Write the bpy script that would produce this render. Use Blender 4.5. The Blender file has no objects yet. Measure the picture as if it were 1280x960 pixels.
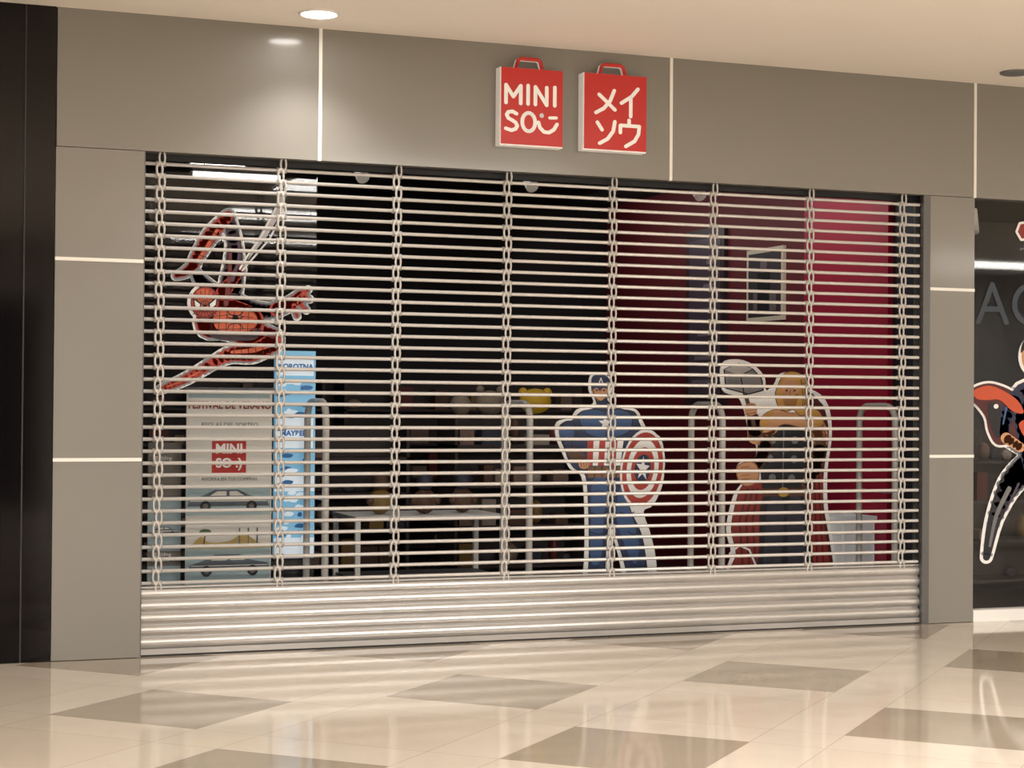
import bpy, bmesh, math, random
from mathutils import Vector, Matrix
random.seed(4)
sc = bpy.context.scene
sc.view_settings.view_transform = 'Standard'
sc.view_settings.look = 'None'

# ------------------------------------------------------------------ materials
def lin(c):
    return tuple(((v/255)/12.92 if v/255 <= 0.04045 else (((v/255)+0.055)/1.055)**2.4) for v in c)
MATS = {}
def mat(name, col, rough=0.5, metal=0.0, emis=0.0, var=0.0, scale=3.0, spec=0.5, coat=0.0, coatr=0.1):
    if name in MATS: return MATS[name]
    m = bpy.data.materials.new(name); m.use_nodes = True
    nt = m.node_tree; b = nt.nodes['Principled BSDF']
    c = lin(col)
    b.inputs['Base Color'].default_value = (*c, 1)
    b.inputs['Roughness'].default_value = rough
    b.inputs['Metallic'].default_value = metal
    b.inputs['Specular IOR Level'].default_value = spec
    b.inputs['Coat Weight'].default_value = coat
    b.inputs['Coat Roughness'].default_value = coatr
    if emis > 0:
        b.inputs['Emission Color'].default_value = (*c, 1)
        b.inputs['Emission Strength'].default_value = emis
    if var > 0:
        tc = nt.nodes.new('ShaderNodeTexCoord')
        n = nt.nodes.new('ShaderNodeTexNoise'); n.inputs['Scale'].default_value = scale
        n.inputs['Detail'].default_value = 4
        r = nt.nodes.new('ShaderNodeMix'); r.data_type = 'RGBA'
        r.inputs[6].default_value = (*[v*(1-var) for v in c], 1)
        r.inputs[7].default_value = (*[min(1, v*(1+var)) for v in c], 1)
        nt.links.new(tc.outputs['Object'], n.inputs['Vector'])
        nt.links.new(n.outputs['Fac'], r.inputs[0])
        nt.links.new(r.outputs[2], b.inputs['Base Color'])
    MATS[name] = m
    return m

def glass_mat(name, tint=0.85, ior=1.45):
    m = bpy.data.materials.new(name); m.use_nodes = True
    nt = m.node_tree; nt.nodes.clear()
    o = nt.nodes.new('ShaderNodeOutputMaterial'); mx = nt.nodes.new('ShaderNodeMixShader')
    t = nt.nodes.new('ShaderNodeBsdfTransparent'); t.inputs[0].default_value = (tint, tint, tint, 1)
    g = nt.nodes.new('ShaderNodeBsdfGlossy'); g.inputs['Roughness'].default_value = 0.02
    f = nt.nodes.new('ShaderNodeFresnel'); f.inputs[0].default_value = ior
    nt.links.new(f.outputs[0], mx.inputs[0]); nt.links.new(t.outputs[0], mx.inputs[1])
    nt.links.new(g.outputs[0], mx.inputs[2]); nt.links.new(mx.outputs[0], o.inputs[0])
    return m

# ------------------------------------------------------------------ mesh builder
class MB:
    def __init__(s):
        s.v = []; s.f = []; s.fm = []; s.fs = []; s.mats = []
    def mi(s, m):
        if m not in s.mats: s.mats.append(m)
        return s.mats.index(m)
    def face(s, idx, m, smooth=False):
        s.f.append(idx); s.fm.append(s.mi(m)); s.fs.append(smooth)
    def box(s, x0, x1, y0, y1, z0, z1, m):
        b = len(s.v)
        s.v += [(x0,y0,z0),(x1,y0,z0),(x1,y1,z0),(x0,y1,z0),(x0,y0,z1),(x1,y0,z1),(x1,y1,z1),(x0,y1,z1)]
        for q in [(0,3,2,1),(4,5,6,7),(0,1,5,4),(1,2,6,5),(2,3,7,6),(3,0,4,7)]:
            s.face([b+i for i in q], m)
    def tube(s, pts, r, m, seg=8, closed=False, caps=True, rs=None):
        pts = [Vector(p) for p in pts]; n = len(pts); b = len(s.v)
        up = None
        for i, p in enumerate(pts):
            a = pts[(i-1) % n] if (closed or i > 0) else p
            c = pts[(i+1) % n] if (closed or i < n-1) else p
            t = (c-a).normalized()
            if up is None:
                up = t.orthogonal().normalized()
            up = (up - t*up.dot(t)).normalized()
            w = t.cross(up)
            rr = rs[i] if rs else r
            for k in range(seg):
                an = 2*math.pi*k/seg
                s.v.append(tuple(p + up*math.cos(an)*rr + w*math.sin(an)*rr))
        for i in range(n if closed else n-1):
            for k in range(seg):
                j = (i+1) % n
                s.face([b+i*seg+k, b+j*seg+k, b+j*seg+(k+1)%seg, b+i*seg+(k+1)%seg][::-1], m, True)
        if caps and not closed:
            s.face([b+k for k in range(seg)], m)
            s.face([b+(n-1)*seg+k for k in range(seg)][::-1], m)
    def poly(s, pts, m, thick=0.0):
        b = len(s.v); n = len(pts)
        s.v += [tuple(p) for p in pts]
        s.face(list(range(b, b+n)), m)
        if thick:
            s.v += [(p[0], p[1]+thick, p[2]) for p in pts]
            s.face(list(range(b+n, b+2*n))[::-1], m)
            for i in range(n):
                j = (i+1) % n
                s.face([b+i, b+n+i, b+n+j, b+j], m)
    def ball(s, c, r, m, seg=12, rings=8, sc3=(1,1,1)):
        b = len(s.v)
        for i in range(rings+1):
            ph = math.pi*i/rings
            for k in range(seg):
                th = 2*math.pi*k/seg
                s.v.append((c[0]+r*sc3[0]*math.sin(ph)*math.cos(th), c[1]+r*sc3[1]*math.sin(ph)*math.sin(th), c[2]+r*sc3[2]*math.cos(ph)))
        for i in range(rings):
            for k in range(seg):
                s.face([b+i*seg+k, b+(i+1)*seg+k, b+(i+1)*seg+(k+1)%seg, b+i*seg+(k+1)%seg], m, True)
    def finish(s, name, parent=None):
        xs = [p[0] for p in s.v]; ys = [p[1] for p in s.v]; zs = [p[2] for p in s.v]
        o = Vector(((min(xs)+max(xs))/2, (min(ys)+max(ys))/2, min(zs)))
        me = bpy.data.meshes.new(name)
        me.from_pydata([(p[0]-o.x, p[1]-o.y, p[2]-o.z) for p in s.v], [], s.f)
        for m in s.mats: me.materials.append(m)
        for i, p in enumerate(me.polygons):
            p.material_index = s.fm[i]; p.use_smooth = s.fs[i]
        me.update()
        ob = bpy.data.objects.new(name, me); sc.collection.objects.link(ob)
        ob.location = o
        if parent:
            ob.parent = parent
            ob.matrix_parent_inverse = Matrix.Translation(-Vector(parent.location))
        return ob

def smooth_closed(pts, k=4):
    out = []; n = len(pts)
    for i in range(n):
        p0, p1, p2, p3 = pts[i-1], pts[i], pts[(i+1) % n], pts[(i+2) % n]
        for j in range(k):
            t = j/k
            out.append(tuple(0.5*((2*p1[a]) + (-p0[a]+p2[a])*t + (2*p0[a]-5*p1[a]+4*p2[a]-p3[a])*t*t + (-p0[a]+3*p1[a]-3*p2[a]+p3[a])*t**3) for a in (0, 1)))
    return out

class Art:
    """flat artwork drawn on an X-Z plane; drawing units are scaled to metres on that plane"""
    def __init__(s, mb, u0, v0, X0, Z0, sx, sz, y, k=0.0):
        s.mb, s.u0, s.v0, s.X0, s.Z0, s.sx, s.sz, s.y, s.k = mb, u0, v0, X0, Z0, sx, sz, y, k
    def P(s, p, lay=0):
        return (s.X0+(p[0]-s.u0)*s.sx, s.y-lay*0.0006, s.Z0-((p[1]-s.v0)-s.k*(p[0]-s.u0))*s.sz)
    def fill(s, pts, m, lay=1, smooth=True, thick=0.0, ink=None, iw=1.0):
        if smooth: pts = smooth_closed(pts)
        q = [s.P(p, lay) for p in pts]
        a = sum(q[i][0]*q[(i+1) % len(q)][2]-q[(i+1) % len(q)][0]*q[i][2] for i in range(len(q)))
        if a < 0: q = q[::-1]
        s.mb.poly(q, m, thick)
        if ink: s.stroke(pts, iw, ink, lay+.3, True, cap=False)
    def ell(s, c, rx, ry, m, lay=1, n=28, rot=0, ink=None, iw=1.0):
        pts = []
        for i in range(n):
            t = 2*math.pi*i/n; x = rx*math.cos(t); y = ry*math.sin(t)
            pts.append((c[0]+x*math.cos(rot)-y*math.sin(rot), c[1]+x*math.sin(rot)+y*math.cos(rot)))
        s.fill(pts, m, lay, False, ink=ink, iw=iw)
    def stroke(s, pts, w, m, lay=2, closed=False, smooth=False, cap=True):
        if smooth: pts = smooth_closed(pts)
        n = len(pts)
        for i in range(n if closed else n-1):
            a = Vector(pts[i]); b = Vector(pts[(i+1) % n]); d = b-a
            if d.length < 1e-6: continue
            d.normalize(); nn = Vector((-d.y, d.x))*w/2
            s.fill([tuple(a+nn), tuple(b+nn), tuple(b-nn), tuple(a-nn)], m, lay+0.01*(i % 7), False)
        if cap:
            for p in pts: s.ell(p, w/2, w/2, m, lay+0.08, 10)
    def limb(s, pts, ws, m, lay, grow=0.0, ink=None):
        """tapering limb along a centre line with round ends"""
        P = []; W = []
        n = len(pts)
        for i in range(n-1):
            p0 = pts[max(0, i-1)]; p1 = pts[i]; p2 = pts[i+1]; p3 = pts[min(n-1, i+2)]
            for j in range(4):
                t = j/4
                P.append(Vector([0.5*((2*p1[a])+(-p0[a]+p2[a])*t+(2*p0[a]-5*p1[a]+4*p2[a]-p3[a])*t*t+(-p0[a]+3*p1[a]-3*p2[a]+p3[a])*t**3) for a in (0, 1)]))
                W.append((ws[i]*(1-t)+ws[i+1]*t)/2+grow)
        P.append(Vector(pts[-1])); W.append(ws[-1]/2+grow)
        for i in range(len(P)-1):
            d = (P[i+1]-P[i]).normalized(); nn = Vector((-d.y, d.x))
            s.fill([tuple(P[i]+nn*W[i]), tuple(P[i+1]+nn*W[i+1]), tuple(P[i+1]-nn*W[i+1]), tuple(P[i]-nn*W[i])], m, lay+.01*(i % 5), False)
        for p, w in zip(P, W): s.ell(tuple(p), w, w, m, lay+.07, 14)

def text(body, x, y, z, size, m, parent, align='CENTER', sxx=1.0, mirror=False, bold=0.0):
    c = bpy.data.curves.new('lettering', 'FONT'); c.body = body; c.size = size
    c.align_x = align; c.align_y = 'CENTER'; c.offset = bold
    c.materials.append(m)
    o = bpy.data.objects.new('lettering', c); sc.collection.objects.link(o)
    o.location = (x, y, z); o.rotation_euler = (math.pi/2, 0, 0)
    o.scale = (-sxx if mirror else sxx, 1, 1)
    o.parent = parent; o.matrix_parent_inverse = Matrix.Translation(-Vector(parent.location))
    return o

# ------------------------------------------------------------------ palette
FACADE = mat('facade_panel_paint', (132,128,121), 0.45, 0.10, var=0.03, scale=0.6, coat=0.55, coatr=0.11)
JOINT = mat('joint_white', (240,237,230), 0.35)
SEAM = mat('panel_seam', (74,71,66), 0.6)
BLACKG = mat('black_glass', (12,9,11), 0.08, var=0.2, spec=0.35)
CEIL = mat('ceiling_plaster', (238,230,220), 0.8, var=0.01)
BACKW = mat('mall_wall', (170,165,158), 0.7, var=0.03)
BACKD = mat('mall_dark_front', (24,23,26), 0.3)
DARKW = mat('shop_dark_wall', (32,27,32), 0.7, var=0.2)
SHOPCEIL = mat('shop_ceiling_black', (20,18,20), 0.8)
SHOPFLOOR = mat('shop_floor', (56,50,46), 0.3, var=0.1)
MAROON = mat('maroon_wall', (108,24,34), 0.6, var=0.08)
MAGENTA = mat('magenta_red_wall', (172,24,58), 0.5, var=0.04)
WHITE = mat('white_paint', (235,234,230), 0.4)
OUTL = mat('sticker_white_edge', (232,230,228), 0.5, emis=0.06)
RODM = mat('shutter_rod_metal', (212,208,204), 0.34, 0.35)
LINKM = mat('shutter_link', (192,188,183), 0.4, 0.3)
SLATM = mat('shutter_slat_galvanised', (190,187,184), 0.34, 0.65, var=0.05, scale=8)
RUBBER = mat('shutter_rubber', (36,34,33), 0.7)
ALU = mat('guide_aluminium', (105,104,103), 0.4, 0.6)
RED = mat('sign_red', (190,42,36), 0.35, emis=0.08)
SIGNW = mat('sign_white', (238,235,230), 0.35, emis=0.14)
GATE = mat('gate_plastic', (166,164,160), 0.4)
GREY = mat('mid_grey', (110,110,112), 0.5)
BLACK = mat('ink_black', (14,14,18), 0.6)
GLASS = glass_mat('window_glass', .92, 1.3)

# ------------------------------------------------------------------ floor material
def floor_material():
    m = bpy.data.materials.new('marble_floor_tiles'); m.use_nodes = True
    nt = m.node_tree; N = nt.nodes; L = nt.links; b = N['Principled BSDF']
    geo = N.new('ShaderNodeNewGeometry'); sep = N.new('ShaderNodeSeparateXYZ')
    L.new(geo.outputs['Position'], sep.inputs[0])
    def M(op, a, c=None):
        n = N.new('ShaderNodeMath'); n.operation = op
        for i, v in enumerate((a, c)):
            if v is None: continue
            if isinstance(v, (int, float)): n.inputs[i].default_value = v
            else: L.new(v, n.inputs[i])
        return n.outputs[0]
    X, Y = sep.outputs[0], sep.outputs[1]
    P = 1.262; r2 = math.sqrt(2)
    u = M('DIVIDE', M('ADD', M('DIVIDE', M('ADD', X, Y), r2), 0.16), P)
    v = M('DIVIDE', M('ADD', M('DIVIDE', M('SUBTRACT', X, Y), r2), 0.03), P)
    iu, iv = M('ROUND', u), M('ROUND', v)
    fu, fv = M('ABSOLUTE', M('SUBTRACT', u, iu)), M('ABSOLUTE', M('SUBTRACT', v, iv))
    S = 0.355
    inn = M('MULTIPLY', M('LESS_THAN', fu, S), M('LESS_THAN', fv, S))
    par = M('LESS_THAN', M('FLOORED_MODULO', M('ADD', iu, iv), 2.0), 0.5)
    dark = M('MULTIPLY', inn, par)
    inn2 = M('MULTIPLY', inn, M('SUBTRACT', 1.0, par))
    gu = M('LESS_THAN', M('ABSOLUTE', M('SUBTRACT', fu, S)), 0.0030)
    gv = M('LESS_THAN', M('ABSOLUTE', M('SUBTRACT', fv, S)), 0.0030)
    g = M('MAXIMUM', gu, gv)
    noise = N.new('ShaderNodeTexNoise'); noise.inputs['Scale'].default_value = 2.2; noise.inputs['Detail'].default_value = 6
    L.new(geo.outputs['Position'], noise.inputs['Vector'])
    def mix(f, a, c):
        n = N.new('ShaderNodeMix'); n.data_type = 'RGBA'
        if isinstance(f, float): n.inputs[0].default_value = f
        else: L.new(f, n.inputs[0])
        for i, q in ((6, a), (7, c)):
            if isinstance(q, tuple): n.inputs[i].default_value = (*lin(q), 1)
            else: L.new(q, n.inputs[i])
        return n.outputs[2]
    light = mix(noise.outputs['Fac'], (202,190,175), (220,209,194))
    dk = mix(noise.outputs['Fac'], (148,136,119), (170,157,139))
    c = mix(dark, light, dk)
    c = mix(M('MULTIPLY', inn2, 0.25), c, (202,186,168))
    c = mix(M('MULTIPLY', g, 0.30), c, (130,118,104))
    L.new(c, b.inputs['Base Color'])
    b.inputs['Roughness'].default_value = 0.07
    b.inputs['Specular IOR Level'].default_value = 0.85
    return m
FLOOR = floor_material()

# ------------------------------------------------------------------ room shell
XL, XR, YB = -8.0, 20.0, -16.0
H = 4.01
m = MB(); m.box(XL, XR, YB, 0.15, -0.2, 0.0, FLOOR); m.finish('floor')
m = MB(); m.box(XL, XR, YB, 0.15, H, H+0.2, CEIL); m.finish('ceiling')
m = MB(); m.box(XL, XR, YB-0.2, YB, 0, H, BACKW)
for k in range(5):
    m.box(-7.2+k*5.4, -2.6+k*5.4, YB, YB+.03, 0, 3.1, BACKD)
m.finish('wall_back')
m = MB(); m.box(XL-0.2, XL, YB, 0.15, 0, H, BACKW); m.finish('wall_left')
m = MB(); m.box(XR, XR+0.2, YB, 0.15, 0, H, BACKW); m.finish('wall_right')

OL, OR, OT = 1.772, 7.50, 3.155
m = MB()
g = 0.004
hj = [1.234, 2.893, 5.399, 7.905, 10.41, 12.92, 15.4, XR]
for i in range(len(hj)-1):
    m.box(hj[i]+g, hj[i+1]-g, 0, 0.15, OT+(0.002), H, FACADE)
    m.box(hj[i]-g, hj[i]+g, 0.02, 0.15, OT, H, SEAM)
for a, b_ in ((1.234, OL), (7.519, 7.905)):
    zs = [0, 1.232, 2.466, OT-0.001]
    for i in range(3):
        m.box(a+0.001, b_, 0, 0.15, zs[i]+g, zs[i+1]-(g if i < 2 else 0.001), FACADE)
    m.box(a+0.002, b_-0.002, 0.02, 0.149, 0, OT, SEAM)
m.box(15.4, XR, 0, 0.15, 0, OT, FACADE)
m.finish('wall_front')
tn = 1
for x in hj[1:-1]:
    m = MB(); m.box(x-0.011, x+0.011, -0.006, 0.02, OT, H, JOINT); m.finish('trim_%d' % tn); tn += 1
for a, b_ in ((1.234, OL), (7.519, 7.905)):
    for z in (1.232, 2.466):
        m = MB(); m.box(a, b_, -0.006, 0.02, z-0.011, z+0.011, JOINT); m.finish('trim_%d' % tn); tn += 1
m = MB()
m.box(1.056, 1.230, -0.004, 0.15, 0, H, BLACKG)
m.box(1.048, 1.056, 0.0, 0.15, 0, H, mat('dark_joint', (58,54,52), .5))
for x0, x1 in ((0.1, 1.045), (-0.86, 0.09), (-1.82, -0.87), (-2.9, -1.83)):
    m.box(x0, x1, -0.004, 0.15, 0, H, BLACKG)
m.box(XL, -2.91, 0, 0.15, 0, H, BACKW)
m.finish('wall_dark_cladding')

# ------------------------------------------------------------------ shop interior shell
SX0, SX1, SY = 1.25, 7.86, 6.7
SH = 3.75
m = MB(); m.box(SX0-.1, 7.95, 0.15, SY+.1, -0.2, 0, SHOPFLOOR); m.finish('floor_shop')
m = MB(); m.box(SX0-.1, 7.95, 0.15, SY+.1, SH, SH+.1, SHOPCEIL); m.finish('ceiling_shop')
m = MB(); m.box(SX0-.1, SX1+.09, SY, SY+.1, 0, SH, DARKW); m.finish('wall_shop_back')
m = MB(); m.box(SX0-.1, SX0, 0.15, SY, 0, SH, DARKW); m.finish('wall_shop_left')
m = MB()
m.box(SX1, 7.95, 0.15, 1.02, 0, SH, mat('navy_wall', (26,26,38), .6))
m.box(SX1-.05, 7.95, 1.02, 2.34, 0, SH, MAGENTA)
m.box(SX1, 7.95, 2.34, SY, 0, SH, MAROON)
m.finish('wall_shop_right')
m = MB()
xw = SX1
m.box(xw-.03, xw, 2.74, 3.42, 2.36, 3.02, mat('frame_wood', (215,203,182), .4, emis=.08))
m.box(xw-.033, xw-.028, 2.78, 3.38, 2.40, 2.98, mat('photo_grey', (64,54,60), .5))
m.box(xw-.036, xw-.030, 2.86, 3.28, 2.45, 2.62, mat('photo_pale', (120,108,110), .5))
m.box(xw-.038, xw-.032, 2.98, 3.2, 2.45, 2.8, BLACK)
m.ball((xw-.035, 3.09, 2.86), .07, mat('photo_pale', (120,108,110), .5), sc3=(.1, 1, 1))
m.finish('framed_picture')
m = MB()
m.box(xw-.04, xw, 3.85, 4.65, 1.6, 3.3, mat('panel_dark', (60,44,54), .4))
m.box(xw-.045, xw-.035, 3.92, 4.58, 1.7, 3.2, mat('panel_blue', (92,78,92), .3))
for k in range(6):
    m.box(xw-.05, xw-.04, 4.0, 4.5-0.06*k, 1.8+k*.23, 1.84+k*.23, mat('panel_blue2', (140,128,138), .4))
m.finish('wall_poster_panel')

TUBE = mat('fluorescent_glow', (255,250,240), .5, emis=4)
for (x0, x1, y, z) in ((2.43, 3.12, 2.0, 3.30), (2.52, 2.98, 2.6, 3.44)):
    m = MB(); m.box(x0, x1, y-.06, y+.06, z, z+.05, GREY)
    m.tube([(x0+.02, y, z-.02), (x1-.02, y, z-.02)], .026, TUBE)
    for xx in (x0+.1, x1-.1): m.tube([(xx, y, z+.05), (xx, y, SH)], .004, GREY, 6)
    m.finish('ceiling_fluorescent_lamp')
for (x, y) in ((4.5, 1.6), (5.1, 1.6), (5.35, 2.6), (3.9, 2.6), (6.3, 1.6), (6.9, 2.6)):
    m = MB()
    m.tube([(x, y, SH), (x, y, SH-.28)], .012, GREY, 8)
    m.tube([(x, y-.08, SH-.36), (x, y, SH-.3), (x, y+.05, SH-.27)], .05, WHITE, 12, rs=[.055, .05, .03])
    m.finish('track_spotlight')

# ------------------------------------------------------------------ roller shutter
sh = MB()
ys = 0.06
xa, xb = OL+0.006, 7.462
pitch = 0.0752; z0 = 0.455
nr = 36
for i in range(nr):
    z = z0 + i*pitch
    sh.tube([(xa, ys, z), (xb, ys, z)], 0.0116, RODM, 10)
grill = sh
chx = [1.882+0.7757*i for i in range(8)]
lk = MB()
for cx in chx:
    for i in range(-1, nr):
        z = z0 + i*pitch
        off = 0.008 if i % 2 else -0.008
        pts = []
        hh = pitch*0.5
        for k in range(14):
            t = 2*math.pi*k/14
            pts.append((cx+off+0.018*math.cos(t), ys-0.016, z+hh+(hh+0.008)*math.sin(t)))
        lk.tube(pts, 0.0075, LINKM, 6, closed=True)
        if i >= 0:
            lk.tube([(cx-.032, ys, z), (cx+.032, ys, z)], 0.018, LINKM, 10)
sl = MB()
prof = []
zz = 0.045
nsl = 5; sh_h = (0.425-zz)/nsl
for i in range(nsl):
    b0 = zz+i*sh_h
    for t in (0.03, 0.10, 0.25, 0.45, 0.65, 0.82, 0.93, 0.97):
        bulge = math.sin(math.pi*min(1, max(0, (t-0.03)/0.94)))**0.6
        prof.append((ys-0.006-0.022*bulge, b0+t*sh_h))
b = len(sl.v)
for (y, z) in prof:
    sl.v += [(xa, y, z), (xb, y, z)]
for i in range(len(prof)-1):
    sl.face([b+2*i, b+2*i+1, b+2*i+3, b+2*i+2], SLATM, (i % 8) != 7)
for i in range(nsl):
    sl.box(xa, xb, ys-.004, ys+.012, zz+i*sh_h+.004, zz+(i+1)*sh_h-.004, SLATM)
sl.box(xa, xb, ys-.03, ys+.03, 0.012, 0.047, SLATM)
sl.box(xa, xb, ys-.026, ys+.026, 0.0, 0.013, RUBBER)
sl.box(xa, xb, ys-.02, ys+.02, 0.425, 0.437, SLATM)
root = sl.finish('rolling_shutter')
grill.finish('grille_rods', root)
lk.finish('grille_links', root)
gd = MB()
gd.box(7.460, 7.519, -0.002, 0.03, 0, OT, ALU); gd.box(7.490, 7.519, 0.03, 0.11, 0, OT, ALU); gd.box(7.462, 7.519, 0.11, 0.13, 0, OT, ALU)
gd.box(OL-.02, OL+.008, 0.005, 0.13, 0, OT, ALU)
gd.box(OL, 7.519, 0.10, 0.149, OT-.04, OT+.03, BLACK)
gd.finish('guide_rails', root)

# ------------------------------------------------------------------ signs
def bag_sign(x0, x1, zb, zt):
    m = MB(); d = 0.085
    m.box(x0, x1, -d, 0.0, zb, zt, SIGNW)
    e = 0.007
    m.box(x0+e, x1-e*.2, -d-.006, -d, zb+e*1.4, zt-e*.2, RED)
    cx = (x0+x1)/2 - .01
    pts = [(cx-.095, zt), (cx-.08, zt+.055), (cx-.06, zt+.068), (cx+.06, zt+.068), (cx+.08, zt+.055), (cx+.095, zt)]
    m.tube([(p[0], -d*.72, p[1]) for p in pts], .013, RED, 8)
    m.tube([(p[0], -d*.4, p[1]) for p in pts], .013, SIGNW, 8)
    return m
d = 0.092
m = bag_sign(4.100, 4.550, 3.318, 3.840)
A = Art(m, 665, 136, 4.326, 3.580, .00584, .00538, -d, k=0.0)
W = 4.6
def st(*p, w=None): A.stroke(list(p), w or W, SIGNW, 1)
st((633,132),(633,110),(642,124),(651,110),(651,132)); st((660,109),(660,132)); st((669,132),(669,110),(683,132),(683,110)); st((693,109),(693,132))
A.stroke([(646,145),(641,142.5),(636,143.5),(634,147),(636,151),(641,153.5),(645,156),(647,160),(645,164),(640,166),(633,164)], W, SIGNW, 1)
A.stroke([(661+8*math.cos(t*math.pi/9), 154.5+11.5*math.sin(t*math.pi/9)) for t in range(18)], W, SIGNW, 1, closed=True)
A.stroke([(673,154),(675,160.5),(680,165.5),(686,166),(692,162),(696,155)], W, SIGNW, 1)
st((677,145),(677,145.5), w=5.4); st((687,147.5),(695,147), w=4)
m.finish('shop_sign')
m = bag_sign(4.700, 5.170, 3.320, 3.845)
A = Art(m, 770, 144, 4.938, 3.582, .0059, .00544, -d, k=0.0)
st((768,116),(763,129),(755,139),(745,145)); st((749,122),(769,140))
st((798,112),(790,122),(777,131)); st((789,123),(789,147))
st((747,157),(753,166)); st((769,155),(767,167),(760,177),(750,183))
st((787,152),(787,158)); st((776,168),(776,159),(800,159),(799,169),(794,178),(783,185))
m.finish('shop_sign')

# ------------------------------------------------------------------ downlights
GLOW = mat('downlight_glow', (255,250,244), .5, emis=30)
def downlight(x, y, on=True, r=.118):
    m = MB()
    n = 24
    ring = [(x+r*math.cos(2*math.pi*i/n), y+r*math.sin(2*math.pi*i/n), H-.006) for i in range(n)]
    m.tube(ring, .010, WHITE if on else GREY, 8, closed=True)
    b = len(m.v)
    m.v += [(x+(r-.01)*math.cos(2*math.pi*i/n), y+(r-.01)*math.sin(2*math.pi*i/n), H-.008) for i in range(n)]
    m.face(list(range(b, b+n))[::-1], GLOW if on else GREY)
    o = m.finish('ceiling_downlight')
    if on:
        l = bpy.data.lights.new('downlight_beam', 'SPOT'); l.energy = 95; l.spot_size = math.radians(115); l.spot_blend = .8
        l.color = (1, .965, .92); l.shadow_soft_size = .1
        lo = bpy.data.objects.new('downlight_beam', l); sc.collection.objects.link(lo); lo.location = (x, y, H-.04)
        lo.parent = o; lo.matrix_parent_inverse = Matrix.Translation(-Vector(o.location))
downlight(2.765, -.45); downlight(7.90, -.49, False, .10); downlight(-2.3, -.45)

PANEL = mat('added_panel_glow', (255,248,240), .5, emis=1.5)
for x in (-2.5, 6.0, 18.0):  # unseen panels and area lamps, added to light the corridor
    for y in (-7.0, -10.3, -13.6):
        m = MB()
        m.box(x-1.55, x+1.55, y-.65, y+.65, H-.02, H, WHITE)
        m.box(x-1.5, x+1.5, y-.6, y+.6, H-.024, H-.019, PANEL)
        o = m.finish('added_light_panel')
        l = bpy.data.lights.new('added_panel_lamp', 'AREA'); l.shape = 'RECTANGLE'; l.size = 3.0; l.size_y = 1.2
        l.energy = {-2.5: 285, 6.0: 385, 18.0: 340}[x]; l.color = (1, .97, .925)
        lo = bpy.data.objects.new('added_panel_lamp', l); sc.collection.objects.link(lo); lo.location = (x, y, H-.05)
        lo.parent = o; lo.matrix_parent_inverse = Matrix.Translation(-Vector(o.location))
def area(name, loc, rot, sx, sy, e, col=(1, .95, .9)):
    l = bpy.data.lights.new(name, 'AREA'); l.shape = 'RECTANGLE'; l.size = sx; l.size_y = sy; l.energy = e; l.color = col
    o = bpy.data.objects.new(name, l); sc.collection.objects.link(o); o.location = loc; o.rotation_euler = rot
    return o
area('added_wall_fill', (7.0, 1.7, 3.5), (0, math.radians(-40), 0), .3, 1.2, 6)  # added fill without a fixture, brightens the magenta wall
area('added_wall_fill', (6.9, 4.4, 3.5), (0, math.radians(-45), 0), .3, 3.4, 9)  # second added fill, lifts the maroon wall out of black
area('added_shop_fill', (4.5, 3.0, 3.6), (0, 0, 0), 2, 2, 16)  # added fill without a fixture, raises the whole interior
area('shop_window_light', (2.6, .75, 3.4), (math.radians(-25), 0, 0), 1.5, .3, 8)
area('neighbour_ceiling_light', (9.5, 1.5, 3.55), (0, 0, 0), 2, .8, 10)

# ------------------------------------------------------------------ security gates
for gx in (3.03, 4.48, 5.97, 7.42):
    m = MB(); y0, y1 = 0.30, 0.80; zt = 1.60
    pts = [(gx, y0, .05), (gx, y0, zt-.12)]
    for k in range(1, 6):
        t = math.pi/2*k/6
        pts.append((gx, y0+.12-.12*math.cos(t), zt-.12+.12*math.sin(t)))
    pts.append((gx, y0+.12, zt)); pts.append((gx, y1-.12, zt))
    for k in range(1, 6):
        t = math.pi/2*k/6
        pts.append((gx, y1-.12+.12*math.sin(t), zt-.12+.12*math.cos(t)))
    pts += [(gx, y1, zt-.12), (gx, y1, .05)]
    m.tube(pts, .024, GATE, 10)
    m.tube([(gx, y0, .35), (gx, y1, .35)], .016, GATE, 8)
    m.tube([(gx, y0, .95), (gx, y1, .95)], .010, GATE, 8)
    m.box(gx-.04, gx+.04, y0-.05, y1+.05, 0, .07, GREY)
    m.finish('security_gate')

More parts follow.
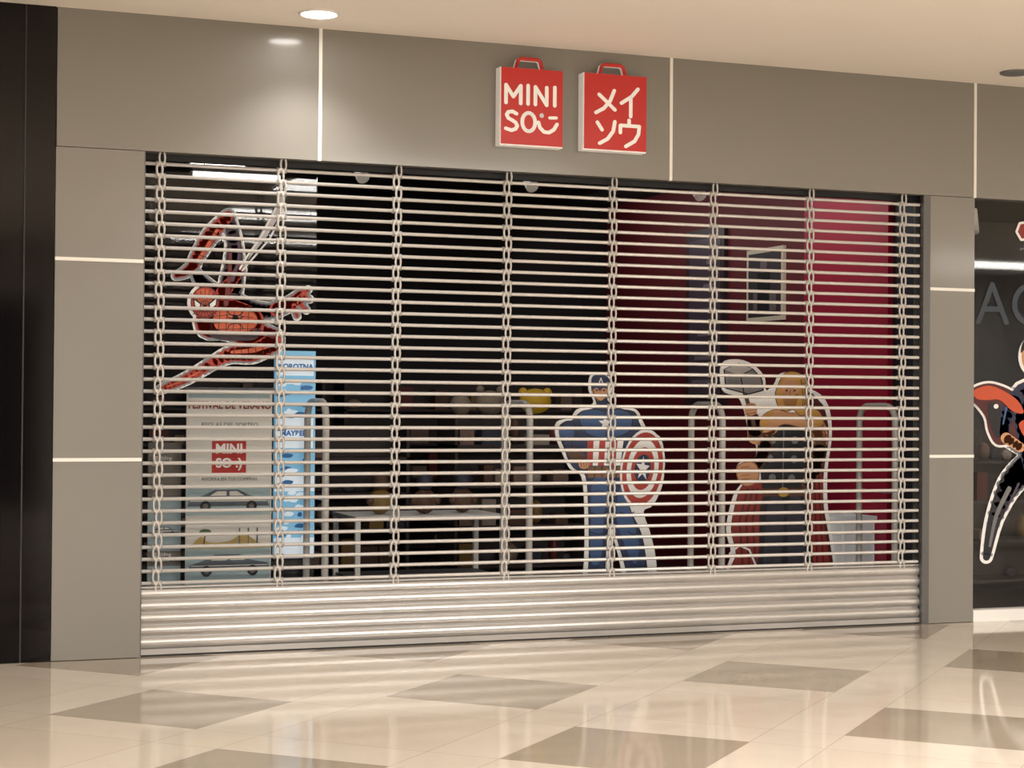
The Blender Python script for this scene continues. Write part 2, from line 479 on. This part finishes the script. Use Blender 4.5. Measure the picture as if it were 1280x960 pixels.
# ------------------------------------------------------------------ spider figure sticker on the glass
m = MB()
m.box(1.80, 2.972, .364, .372, 0.0, 3.10, GLASS)
m.finish('glass_partition')
SR = mat('print_red', (168,50,32), .5, emis=.05); SB = mat('print_dark_blue', (46,30,40), .5, emis=.04)
SO = mat('print_orange', (198,90,54), .5, emis=.05); WEBL = mat('print_grey_white', (190,186,190), .5, emis=.05)
SD = mat('print_dark_red', (104,28,26), .5, emis=.03)
m = MB()
A = Art(m, 300, 370, 2.461, 1.6+(501.5-370)*.005235, .005292, .005235, .362, k=.029)
GW = 3.8
limbs = [
 ([(284,378),(290,346),(292,306),(284,270)], [30,26,18,12], SB, 1.0),
 ([(284,270),(264,292),(250,314),(240,332)], [13,18,15,11], SR, 1.3),
 ([(243,330),(232,340),(220,345)], [12,10,5], SR, 1.6),
 ([(286,404),(316,418),(342,424)], [38,32,24], SR, 1.0),
 ([(342,428),(316,441),(288,443),(262,456)], [24,22,17,11], SR, 1.3),
 ([(262,456),(238,470),(216,480),(200,486)], [12,11,9,5], SR, 1.6),
 ([(290,380),(318,388),(345,388),(362,378)], [28,20,15,11], SB, 1.9),
 ([(345,387),(362,380),(378,370)], [17,15,15], SR, 2.2),
 ([(374,372),(386,362)], [6,4], SR, 2.4), ([(376,374),(388,374)], [6,4], SR, 2.4), ([(374,378),(384,388)], [6,4], SR, 2.4), ([(368,382),(372,396)], [6,4], SR, 2.4),
 ([(268,366),(252,352),(246,344)], [18,14,11], SB, 1.9),
 ([(278,366),(290,350),(299,337)], [18,14,12], SR, 2.1),
 ([(264,402),(284,398),(310,404)], [40,50,42], SR, 2.5),
]
for p, w, mm, l in limbs: A.limb(p, w, OUTL, .1, GW)
A.ell((256,378), 18+GW, 20+GW, OUTL, .2)
for p, w, mm, l in limbs: A.limb(p, w, mm, l+.6)
MBL = mat('print_mid_blue', (78,62,84), .5, emis=.04)
A.limb([(282,380),(286,346),(287,310)], [6,6,3], SD, 3.3)
A.limb([(300,404),(322,414),(342,422)], [6,5,3], SD, 3.3)
A.limb([(290,350),(298,320),(296,296)], [4,4,2], MBL, 3.3)
A.limb([(270,288),(256,312),(246,326)], [4,5,3], SO, 3.3); A.limb([(338,432),(316,438),(290,440)], [5,6,4], SO, 3.3)
A.limb([(250,464),(226,476),(210,482)], [3,3,2], SO, 3.3)
A.fill([(268,392),(290,384),(314,388),(322,404),(304,416),(272,412)], SO, 4)
A.fill([(262,414),(290,418),(314,416),(326,410),(320,424),(290,426),(266,422)], SB, 4)
for k in range(6): A.stroke([(266+k*9,384),(264+k*9,416)], .8, BLACK, 4.6, cap=False)
for k in range(4): A.stroke([(262,388+k*8),(288,384+k*9),(316,390+k*7)], .8, BLACK, 4.6, cap=False)
for k in range(6): A.stroke([(292+k*9,432),(294+k*9,448)], .8, BLACK, 4.6, cap=False)
for k in range(5): A.stroke([(260+k*-5,288+k*10),(276-k*5,296+k*9)], .8, BLACK, 4.6, cap=False)
A.ell((294,399), 4, 6, BLACK, 5)
for sgn in (-1, 1):
    for dy in (-7, -2, 3, 8): A.stroke([(294,399+dy*.4),(294+sgn*8,399+dy),(294+sgn*10,399+dy*1.6)], 1.2, BLACK, 5, cap=False)
A.ell((256,378), 17, 19.5, SR, 5.6, ink=SD, iw=1.4); A.ell((254,374), 12, 13, SO, 6)
for k in range(-3, 4): A.stroke([(256,384),(256+k*6,361+abs(k)*2)], .8, BLACK, 6.4, cap=False); A.stroke([(256,384),(256+k*5,396-abs(k))], .8, BLACK, 6.4, cap=False)
for r in (7, 13): A.stroke([(256+r*math.cos(t*math.pi/8), 383+r*math.sin(t*math.pi/8)) for t in range(16)], .8, BLACK, 6.4, True, cap=False)
A.fill([(241,372),(252,379),(250,388),(243,384)], BLACK, 6.8, False); A.fill([(272,370),(260,379),(261,388),(270,383)], BLACK, 6.8, False)
A.fill([(243,375),(250,380),(249,386),(244,382)], OUTL, 7.2, False); A.fill([(270,373),(262,380),(262.5,386),(269,381)], OUTL, 7.2, False)
A.stroke([(352,226),(344,258),(326,294),(308,320),(299,336)], 2.6, OUTL, 7)
A.stroke([(356,226),(352,266),(336,298),(314,324),(302,338)], 2.4, OUTL, 7)
A.fill([(353,228),(351,264),(332,296),(308,326),(322,296),(342,260)], WEBL, 6.6, False)
m.finish('masked_hero_window_sticker')

# ------------------------------------------------------------------ captain standee
m = MB()
A = Art(m, 768, 505, 5.428, 1.6, .006532, .005978, 1.0)
NAVY = mat('print_navy', (28,44,80), .5, emis=.03); SKIN = mat('print_skin', (196,144,106), .5, emis=.04)
BRN = mat('print_brown', (86,54,38), .5, emis=.03); PRED = mat('print_bright_red', (170,58,48), .5, emis=.04)
LB = mat('print_light_blue', (56,84,128), .5, emis=.03)
sil = [(750,466),(763,470),(766,486),(762,502),(778,508),(796,512),(804,526),(812,540),(826,546),(832,570),(830,605),(818,632),(806,640),(814,665),(822,700),(824,745),(826,772),(790,774),(780,720),(768,674),(764,700),(762,772),(728,772),(732,700),(732,640),(728,596),(714,586),(704,566),(696,545),(697,528),(714,522),(722,512),(742,504),(736,488),(738,470)]
A.fill(sil, OUTL, 0, True, thick=.008)
ins = [(750,470),(760,473),(762,486),(759,501),(776,511),(793,515),(799,528),(806,548),(800,580),(790,600),(780,606),(790,640),(806,680),(814,768),(794,770),(784,712),(768,660),(762,655),(758,700),(756,768),(734,768),(738,700),(737,640),(733,594),(718,584),(709,565),(701,545),(702,531),(716,526),(726,516),(746,508),(740,488),(741,473)]
A.fill(ins, NAVY, 1, ink=BLACK, iw=1.2)
A.fill([(741,484),(760,484),(758,496),(751,502),(743,497)], SKIN, 2)
A.fill([(740,472),(750,468),(761,473),(762,486),(754,485),(750,489),(746,485),(740,487)], NAVY, 3)
A.stroke([(748,481),(751,473),(754,481)], 1.4, OUTL, 4); A.ell((746,488), 1.6,1, BLACK, 4); A.ell((755,488), 1.6,1, BLACK, 4)
A.stroke([(747,496),(754,496)], 1, BRN, 4); A.stroke([(741,486),(744,498),(751,502),(758,497)], 1, BLACK, 4, cap=False)
A.fill([(724,518),(742,512),(756,514),(776,512),(790,520),(786,540),(760,548),(734,542)], LB, 2, ink=BLACK)
A.stroke([(756,514),(758,546)], 1, BLACK, 2.6, cap=False)
def star(c, r, mm, lay, k=.42):
    A.fill([(c[0]+(r if i % 2 == 0 else r*k)*math.sin(i*math.pi/5)*.9, c[1]-(r if i % 2 == 0 else r*k)*math.cos(i*math.pi/5)) for i in range(10)], mm, lay, False)
star((757,529), 10, OUTL, 3)
for k in range(6):
    A.fill([(735+k*7.5,550),(742.5+k*7.5,550),(741+k*7,582),(734.5+k*7,582)], PRED if k % 2 == 0 else OUTL, 2.5, False)
A.fill([(733,584),(780,584),(780,595),(734,595)], BRN, 3, False)
for k in range(5): A.fill([(736+k*9,583),(743+k*9,583),(743+k*9,597),(736+k*9,597)], mat('print_tan',(126,88,60),.5,emis=.04), 3.4, False)
A.fill([(703,532),(716,527),(722,540),(715,552),(722,568),(734,574),(732,588),(718,584),(708,564)], NAVY, 3, ink=BLACK)
A.fill([(700,536),(714,532),(718,546),(704,550)], LB, 3.4); A.fill([(710,562),(722,560),(733,572),(728,580),(716,576)], BRN, 3.6)
A.ell((731,580), 7, 6, SKIN, 4)
for k in range(4): A.stroke([(727+k*3,577),(728+k*3,584)], .8, BRN, 5, cap=False)
A.fill([(742,600),(760,602),(756,650),(752,700),(740,700),(740,650)], LB, 2); A.stroke([(764,604),(764,655)], 1.5, BLACK, 3)
A.fill([(776,610),(786,630),(800,680),(796,705),(786,690),(772,650)], LB, 2)
for yy in (640, 664): A.stroke([(739,yy),(750,yy+4),(760,yy)], 1.2, BLACK, 3, cap=False); A.stroke([(776+(yy-640)*.4,yy),(786+(yy-640)*.3,yy+5),(794+(yy-640)*.3,yy)], 1.2, BLACK, 3, cap=False)
A.fill([(736,716),(756,716),(756,768),(734,768)], PRED, 3, False); A.fill([(786,716),(809,716),(814,768),(794,770)], PRED, 3, False)
sc_ = (804,586)
for rx, ry, mm, l in ((28,50,OUTL,5),(25.5,46,PRED,5.5),(20,37,OUTL,6),(14.5,27,PRED,6.5),(10,18,NAVY,7)):
    A.ell(sc_, rx, ry, mm, l, 36, rot=.13)
A.fill([(sc_[0]+(9 if i % 2 == 0 else 3.6)*math.sin(i*math.pi/5+.1), sc_[1]-(16 if i % 2 == 0 else 6.5)*math.cos(i*math.pi/5+.1)) for i in range(10)], OUTL, 8, False)
m.box(5.40, 5.44, 1.008, 1.35, 0, .02, GREY); m.box(5.41, 5.43, 1.008, 1.03, 0, .9, GREY)
m.box(5.16, 5.82, .995, 1.06, 0, .015, WHITE)
m.finish('cardboard_hero_standee')

# ------------------------------------------------------------------ thunder hero standee
m = MB()
A = Art(m, 980, 506.5, 6.865, 1.6, .00704, .006206, 1.0)
BLOND = mat('print_blond', (190,142,72), .5, emis=.04); STEEL = mat('print_steel', (120,116,120), .4, emis=.03)
CAPE = mat('print_cape_red', (134,40,34), .5, emis=.03); CAPED = mat('print_cape_dark', (74,18,20), .5, emis=.03); ARM = mat('print_dark_armour', (26,26,34), .5, emis=.02)
LST = mat('print_light_steel',(176,172,172),.4,emis=.03); SKD = mat('print_skin_shadow', (150,96,64), .5, emis=.03)
sil = [(903,456),(924,450),(944,458),(956,472),(958,488),(968,480),(974,468),(992,464),(1006,470),(1012,484),(1028,494),(1038,512),(1041,545),(1036,585),(1036,630),(1042,670),(1048,710),(1050,766),(912,766),(908,720),(916,690),(910,660),(918,620),(930,600),(922,590),(926,578),(944,574),(946,556),(936,535),(930,510),(922,496),(904,488)]
A.fill(sil, OUTL, 0, True, thick=.008)
A.fill([(930,606),(946,600),(960,610),(956,660),(958,766),(914,766),(914,715),(922,690),(916,660),(922,625)], CAPE, 1, ink=CAPED)
for k in range(3): A.stroke([(936+k*6,610),(926+k*8,650),(930+k*8,700),(922+k*9,760)], 2.4, CAPED, 2, cap=False)
A.fill([(1006,500),(1026,502),(1034,520),(1037,548),(1031,590),(1031,632),(1038,672),(1044,712),(1045,764),(996,764),(1000,640)], CAPED, 1)
A.fill([(1018,560),(1030,600),(1029,640),(1037,690),(1042,764),(1012,764),(1008,680)], CAPE, 2)
for k in range(3): A.stroke([(1014+k*5,590),(1014+k*7,660),(1018+k*8,760)], 2.2, CAPED, 2.6, cap=False)
A.fill([(956,536),(980,526),(1006,532),(1016,556),(1006,590),(1004,616),(960,616),(952,590),(948,560)], ARM, 3, ink=BLACK, iw=1.4)
A.fill([(956,618),(1006,618),(1014,680),(1022,764),(946,764),(950,690)], ARM, 3)
A.fill([(962,624),(980,628),(978,700),(972,764),(954,764),(956,690)], mat('print_slate',(50,50,62),.5,emis=.02), 4)
A.fill([(986,628),(1002,624),(1008,690),(1014,764),(990,764),(986,700)], mat('print_slate',(50,50,62),.5,emis=.02), 4)
for c in ((966,550),(994,550),(963,573),(993,574),(966,597),(990,598)): A.ell(c, 5, 5.5, GREY, 5, ink=BLACK); A.ell((c[0]-1,c[1]-1), 2.2, 2.4, STEEL, 5.6)
A.stroke([(980,534),(979,610)], 1.4, GREY, 5, cap=False)
A.fill([(954,610),(1006,610),(1006,620),(954,620)], BRN, 5, False); A.ell((980,615), 7, 6, mat('print_gold',(180,140,66),.4,emis=.04), 6)
A.limb([(1008,526),(1024,536),(1026,562),(1018,590)], [24,20,16,13], SKIN, 4.4); A.limb([(1026,560),(1020,586),(1008,604)], [19,17,13], BRN, 4.9)
A.limb([(1028,532),(1032,548)], [4,3], SKD, 5)
A.limb([(962,532),(948,546),(944,540)], [24,20,15], SKIN, 4.4)
A.limb([(944,546),(942,528),(939,512)], [18,15,11], SKIN, 4.8); A.limb([(945,540),(942,524)], [19,16], BRN, 5.2)
A.limb([(953,552),(958,545)], [5,4], SKD, 5)
A.fill([(952,522),(968,512),(988,516),(1004,514),(1020,512),(1028,524),(1018,538),(1000,534),(980,530),(966,538),(952,540)], SKIN, 5.2, ink=SKD)
A.fill([(950,528),(960,516),(968,514),(962,528),(956,540)], BLOND, 5.6); A.fill([(1012,512),(1024,514),(1030,528),(1020,532)], BLOND, 5.6)
A.fill([(973,480),(980,467),(992,464),(1004,470),(1010,488),(1012,510),(1002,520),(992,512),(984,514),(974,510),(969,494)], BLOND, 5.9, ink=BRN)
A.fill([(978,479),(986,473),(997,478),(998,494),(990,506),(980,500)], SKIN, 6.4)
A.fill([(978,493),(988,496),(998,492),(995,506),(988,513),(981,507)], mat('print_beard',(150,104,52),.5,emis=.04), 6.7)
A.stroke([(980,484),(986,485)], 1.6, BRN, 7); A.stroke([(990,485),(996,484)], 1.6, BRN, 7)
A.ell((983,488), 1.7,1.1, BLACK, 7.2); A.ell((993,488), 1.7,1.1, BLACK, 7.2); A.stroke([(984,500),(992,500)], 1.4, SKD, 7.4); A.stroke([(988,487),(987,494)], 1.2, SKD, 7)
for k in range(3): A.stroke([(1001+k*3,474+k*4),(1004+k*3,496),(1003+k*2,512)], 1, BRN, 7, cap=False)
A.stroke([(930,488),(938,512),(944,536)], 5, BRN, 5.6)
A.fill([(906,463),(924,455),(941,462),(952,474),(954,488),(936,493),(908,486)], STEEL, 6.2, False, ink=BLACK, iw=1.6)
A.fill([(906,463),(924,455),(941,462),(926,470)], LST, 6.6, False); A.fill([(910,468),(924,473),(926,488),(911,484)], GREY, 6.6, False)
A.stroke([(926,470),(930,491)], 1.6, BLACK, 7, cap=False); A.stroke([(926,470),(941,462)], 1.2, BLACK, 7, cap=False)
A.ell((939,512), 8, 8, SKIN, 7)
for k in range(4): A.stroke([(932,507+k*3.6),(945,505+k*3.6)], 1, SKD, 8, cap=False)
A.fill([(923,582),(940,577),(949,587),(947,601),(934,607),(924,599)], SKIN, 6.4, ink=SKD, iw=1.4)
for k in range(4): A.stroke([(927,584+k*5),(938,583+k*5)], 1.1, SKD, 7, cap=False)
A.limb([(942,588),(952,572),(958,556)], [13,15,16], BRN, 6)
A.stroke([(914,690),(926,680),(938,686),(946,705)], 2.5, OUTL, 7)
m.box(6.85, 6.89, 1.008, 1.35, 0, .02, GREY); m.box(6.86, 6.88, 1.008, 1.03, 0, .9, GREY)
m.box(6.42, 7.34, .995, 1.06, 0, .015, WHITE)
m.finish('cardboard_hero_standee')

# ------------------------------------------------------------------ posters at the left
PAPER = mat('poster_paper', (218,214,204), .5, emis=.14); SKY = mat('poster_sky', (156,176,180), .5, emis=.10)
CARG = mat('poster_car_grey', (92,104,114), .5, emis=.05); YEL = mat('poster_yellow', (196,168,96), .5, emis=.05)
INKR = mat('poster_ink_red', (160,56,46), .5); INKG = mat('poster_ink_grey', (90,90,92), .5)
def rect(a, x_0, x_1, z_0, z_1, mm, l=1): a.fill([(x_0, z_0), (x_1, z_0), (x_1, z_1), (x_0, z_1)], mm, l, False)
def car(A, x, z, s=1.0):
    """low car drawing with cabin and wheels"""
    q = lambda a, b: (x+a*s, z+b*s)
    A.fill([q(0,0), q(1,4), q(10,7), q(18,11), q(34,11), q(42,7), q(53,5), q(55,0)], CARG, 3, False)
    A.fill([q(15,7), q(20,10), q(26,10), q(26,7)], PAPER, 4, False); A.fill([q(28,7), q(28,10), q(33,10), q(38,7)], PAPER, 4, False)
    A.stroke([q(2,3.5), q(53,3.5)], .6, PAPER, 4)
    for wx in (12, 43): A.ell(q(wx, 0), 3.6*s, 3.6*s, BLACK, 5); A.ell(q(wx, 0), 1.8*s, 1.8*s, GREY, 6)
m = MB()
x0, x1 = 2.16, 2.735; yp = .60
m.box(x0, x1, yp, yp+.012, .06, 1.68, PAPER); m.box(x0-.02, x1+.02, yp-.02, yp+.05, 1.66, 1.69, GREY); m.box(x0-.02, x1+.02, yp-.05, yp+.08, 0, .06, GREY)
A = Art(m, 0, 0, x0, 0, .01, -.01, yp-.001)
rect(A, 1, 56, 162, 166, SKY); rect(A, 17, 40, 112, 134, RED, 2)
rect(A, 0, 57, 84, 104, SKY, 1); rect(A, 0, 57, 20, 62, SKY, 1)
car(A, 1, 90); car(A, 2, 47); car(A, 0, 24)
A.fill([(4,64),(10,70),(16,66),(30,67),(38,72),(48,66),(54,64),(54,62),(4,62)], YEL, 4)
for k in range(3): A.stroke([(36+k*6,64),(36+k*6,75)], 1, CARG, 5)
A.stroke([(12,64),(13,72)], 1, BRN, 5); A.ell((13,73), 4, 2, mat('print_green', (70,104,60), .5), 5)
p = m.finish('promo_banner')
text('FESTIVAL DE VERANO', 2.448, yp-.006, 1.57, .066, INKR, p, bold=.002, sxx=.86)
text('MINI', 2.445, yp-.006, 1.28, .09, SIGNW, p, bold=.003); text('SO :)', 2.445, yp-.006, 1.185, .085, SIGNW, p, bold=.003)
text('REGLAS DEL SORTEO', 2.448, yp-.006, 1.44, .04, INKG, p); text('AHORRA EN TUS COMPRAS', 2.448, yp-.006, 1.08, .03, INKG, p)
m = MB()
x0, x1 = 1.93, 2.15; yp = .72
m.box(x0, x1, yp, yp+.012, .06, 1.32, mat('poster_cream', (120,114,106), .5, emis=.03)); m.box(x0-.02, x1+.02, yp-.05, yp+.08, 0, .06, GREY)
A = Art(m, 0, 0, x0, 0, .01, -.01, yp-.001)
rect(A, 0, 22, 60, 95, SKY); car(A, 1, 72, .36); rect(A, 0, 22, 10, 50, SKY); car(A, 1, 24, .36)
p = m.finish('promo_banner'); text('Building\nBlocks', 2.03, yp-.006, 1.2, .035, SIGNW, p); text('Building\nBlocks', 2.03, yp-.006, .56, .035, SIGNW, p)
m = MB()
x0, x1 = 2.815, 3.10; yp = .86
BLU = mat('poster_cyan', (126,186,220), .4, emis=.5); BLW = mat('poster_pale', (220,232,240), .4, emis=.55); BL2 = mat('poster_blue', (44,104,160), .4, emis=.35)
m.box(x0, x1, yp, yp+.04, .52, 1.95, BLU); m.box(x0, x1, yp, yp+.04, .0, .52, BLACK)
A = Art(m, 0, 0, x0, 0, .01, -.01, yp-.001)
rect(A, 1, 27, 178, 190, BLW); rect(A, 1, 27, 128, 150, BLW); rect(A, 0, 28, 98, 110, BLW); rect(A, 0, 28, 52, 66, BLW)
for k in range(40):
    cx_, cz_ = random.uniform(3, 25), random.uniform(66, 174)
    a_ = random.uniform(1.5, 5)
    A.fill([(cx_-a_,cz_-1),(cx_-a_*.3,cz_+1.4),(cx_+a_,cz_+.6),(cx_+a_*.5,cz_-1.6)], random.choice([BLW, BL2, BLW]), 2+k*.05)
p = m.finish('light_box_display')
text('KOROTNA', 2.957, yp-.008, 1.84, .05, BL2, p, bold=.002); text('MAYBELL', 2.957, yp-.008, 1.38, .05, BL2, p, bold=.002)

# ------------------------------------------------------------------ shop furniture
m = MB()
for (x0, x1, z) in ((3.72, 4.95, .72), ):
    m.box(x0, x1, 2.0, 2.7, z-.03, z, WHITE)
    for xx in (x0+.02, x1-.02):
        for yy in (2.03, 2.67): m.box(xx-.02, xx+.02, yy-.02, yy+.02, 0, z-.03, WHITE)
    m.box(x0+.02, x1-.02, 2.03, 2.67, .22, .24, GREY)
m.finish('display_table')
cols = [mat('goods_%d' % i, c, .6) for i, c in enumerate([(150,132,112),(112,50,44),(164,152,140),(62,58,70),(136,108,56),(90,64,48),(50,54,70),(128,104,92)])]
m = MB()
for (x, y) in ((4.0, 2.3), (4.35, 2.25), (4.7, 2.35)):
    m.ball((x, y, .82), .10, random.choice(cols[3:]), sc3=(1, .8, 1)); m.ball((x, y, .97), .07, random.choice(cols[3:]))
    for s_ in (-1, 1): m.ball((x+s_*.05, y, 1.03), .025, cols[5]); m.ball((x+s_*.09, y-.03, .83), .035, cols[5])
m.finish('plush_toys')
DSH = mat('dark_shelf', (62,52,50), .6)
def gondola(x0, x1, y0, y1, h, n, name='display_shelf', dens=1.0):
    m = MB()
    m.box(x0, x0+.03, y0, y1, 0, h, DSH); m.box(x1-.03, x1, y0, y1, 0, h, DSH); m.box(x0, x1, y1-.02, y1, 0, h, DSH)
    for k in range(n):
        z = .1+k*(h-.15)/(n-.3)
        m.box(x0, x1, y0, y1, z, z+.025, DSH)
        x = x0+.06
        while x < x1-.2:
            w = random.uniform(.07, .2); hh = random.uniform(.08, .26); c = random.choice(cols)
            if random.random() < dens:
                if random.random() < .6: m.box(x, x+w, y0+.04, y0+.2, z+.025, z+.025+hh, c)
                else: m.ball((x+w/2, y0+.13, z+.025+hh/2), hh/2, c, sc3=(w/hh, .7, 1))
            x += w+random.uniform(.01, .12)
    return m.finish(name)
gondola(5.2, 6.5, 4.0, 4.5, 1.5, 4)
gondola(3.2, 4.9, 4.4, 4.9, 1.35, 4, dens=.75)
gondola(1.6, 4.6, 6.3, 6.69, 1.8, 5, dens=.5)
gondola(4.8, 7.6, 6.3, 6.69, 1.8, 5, dens=.5)
m = MB()
PB = mat('plush_beige', (144,130,114), .7); PY = mat('plush_yellow', (210,170,44), .6, emis=.06)
m.ball((6.05, 4.2, 1.62), .14, PY, sc3=(1.1, 1, .85))
for s_ in (-1, 1): m.ball((6.05+s_*.12, 4.2, 1.70), .045, PY)
m.ball((5.6, 4.2, 1.60), .13, PB, sc3=(1.1, 1, .9)); m.ball((5.32, 4.2, 1.58), .1, PB)
for xx in (5.5, 5.7): m.ball((xx, 4.18, 1.72), .04, PB)
m.finish('plush_toys')
m = MB()
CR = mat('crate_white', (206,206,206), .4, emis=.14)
x0, x1, y0, y1, h = 7.22, 7.78, 1.15, 1.6, .72
m.box(x0, x1, y0, y0+.02, 0, h, CR); m.box(x0, x1, y1-.02, y1, 0, h, CR); m.box(x0, x0+.02, y0, y1, 0, h, CR); m.box(x1-.02, x1, y0, y1, 0, h, CR); m.box(x0, x1, y0, y1, 0, .02, CR)
m.box(x0-.015, x1+.015, y0-.015, y0+.01, h-.03, h, CR); m.box(x0+.27, x0+.29, y0-.012, y0, 0, h, CR); m.box(x0-.015, x0+.01, y0, y1, h-.03, h, CR)
m.finish('storage_bin')

# ------------------------------------------------------------------ neighbouring shop on the right
NX0, NX1 = 7.96, 15.4
NW = mat('neighbour_dark', (56,60,66), .6, var=.2)
m = MB(); m.box(NX0, NX1, .15, 5, -.2, 0, SHOPFLOOR); m.finish('floor_neighbour')
m = MB(); m.box(NX0, NX1, .15, 5, 3.6, 3.7, SHOPCEIL); m.finish('ceiling_neighbour')
m = MB(); m.box(NX0, NX1, 5, 5.1, 0, 3.6, NW); m.box(NX1, NX1+.1, .15, 5, 0, 3.6, NW); m.finish('wall_neighbour')
m = MB(); m.box(7.91, NX1, 0.0, .12, 0, .085, WHITE); m.finish('baseboard_front')
m = MB(); m.box(7.93, 10.6, .080, .090, .085, OT, GLASS); m.box(10.6, 10.64, .080, .10, .085, OT, ALU); m.box(10.64, 15.4, .080, .090, .085, OT, GLASS)
m.box(7.905, 7.93, .080, .11, .085, OT, ALU)
m.finish('window_1')
gondola(8.6, 10.4, 1.6, 2.0, 1.4, 4, dens=.6)
gondola(10.6, 13, 1.6, 2.0, 1.4, 4, dens=.6)
m = MB()
m.tube([(8.05, .25, 3.6), (8.05, .25, 3.12)], .012, WHITE, 8); m.tube([(8.03, .22, 2.92), (8.05, .25, 3.1)], .05, WHITE, 14, rs=[.06, .045]); m.finish('track_spotlight')
m = MB()
HB = mat('print_hero_black', (20,20,28), .5); HO = mat('print_hero_orange', (190,76,40), .5, emis=.06); HBL = mat('print_hero_blue', (26,32,64), .5, emis=.02)
A = Art(m, 1250, 508.6, 8.165, 1.6, .00712, .00596, .0785)
arm = [
 ([(1292,500),(1296,540),(1300,580)], [50,42,34], HBL, 2.0),
 ([(1290,585),(1268,606),(1248,650),(1238,698)], [34,28,17,9], HB, 1.5),
 ([(1310,585),(1322,630),(1332,690)], [28,20,10], HB, 1.5),
 ([(1274,498),(1258,530),(1262,548)], [22,18,12], HBL, 2.6), ([(1262,548),(1280,560)], [14,12], SKIN, 2.9),
 ([(1316,500),(1340,530),(1352,560)], [20,15,11], HBL, 2.6), ([(1352,560),(1356,572)], [12,10], SKIN, 2.9),
]
cp = [(1218,487),(1238,479),(1258,483),(1280,492),(1300,486),(1330,494),(1350,530),(1372,600),(1360,640),(1330,600),(1300,560),(1270,556),(1250,556),(1240,540),(1236,522),(1226,508),(1218,500)]
A.fill(cp, CAPED, .5); A.stroke(cp, 6, OUTL, .2, True, True)
for p_, w_, mm, l in arm: A.limb(p_, w_, OUTL, .1, 4)
for p_, w_, mm, l in arm: A.limb(p_, w_, mm, l+.5)
A.fill([(1220,489),(1238,482),(1256,487),(1276,500),(1284,516),(1270,514),(1254,500),(1240,500),(1232,500),(1224,498)], HO, 4)
A.fill([(1240,504),(1254,508),(1254,536),(1250,548),(1240,524)], HB, 3.4)
A.ell((1296,444), 19, 26, OUTL, .3); A.ell((1296,444), 15, 22, SKIN, 4); A.fill([(1280,440),(1284,424),(1300,420),(1312,428),(1312,440),(1302,430),(1288,432)], BLACK, 5)
A.ell((1290,444),2.2,1.4,BLACK,5); A.ell((1302,444),2.2,1.4,BLACK,5); A.stroke([(1291,457),(1301,457)], 1.4, SKD, 5); A.stroke([(1296,444),(1295,451)], 1.2, SKD, 5)
A.limb([(1266,612),(1250,646),(1242,684)], [6,5,3], GREY, 5); A.limb([(1262,510),(1258,530)], [3,2], LB, 5)
A.limb([(1278,606),(1262,640)], [3,2], MBL, 5)
A.ell((1249,508), 3, 3, OUTL, 5)
A.fill([(1278,530),(1298,522),(1316,530),(1304,550),(1290,552)], HO, 4)
A.fill([(1278,275),(1300,270),(1304,292),(1280,296),(1274,286)], CAPE, 1); A.stroke([(1278,275),(1300,270),(1304,292),(1280,296),(1274,286)], 3, OUTL, 2, True)
p = m.finish('caped_hero_window_sticker')
text('AC', 7.97, .0775, 2.36, .46, mat('sign_reflection_blue', (50,60,72), .5), p, align='LEFT')  # reflection of an opposite sign, painted as dim letters on the glass

# ------------------------------------------------------------------ camera
cam = bpy.data.cameras.new('camera'); co = bpy.data.objects.new('camera', cam); sc.collection.objects.link(co)
cam.sensor_width = 36; cam.lens = 36*2230/1280; cam.clip_end = 100
psi = math.radians(20.7); pit = math.atan(24/2230); rho = .0075
F = Vector((math.sin(psi)*math.cos(pit), math.cos(psi)*math.cos(pit), math.sin(pit)))
R0 = Vector((math.cos(psi), -math.sin(psi), 0)); U0 = R0.cross(F)
R = (R0*math.cos(rho)+U0*math.sin(rho)); U = (U0*math.cos(rho)-R0*math.sin(rho))
M4 = Matrix(((R.x, U.x, -F.x, 0), (R.y, U.y, -F.y, -11.2), (R.z, U.z, -F.z, 1.6), (0, 0, 0, 1)))
co.matrix_world = M4
sc.camera = co
w = bpy.data.worlds.new('world'); sc.world = w; w.use_nodes = True
w.node_tree.nodes['Background'].inputs[0].default_value = (1, .97, .93, 1); w.node_tree.nodes['Background'].inputs[1].default_value = .3
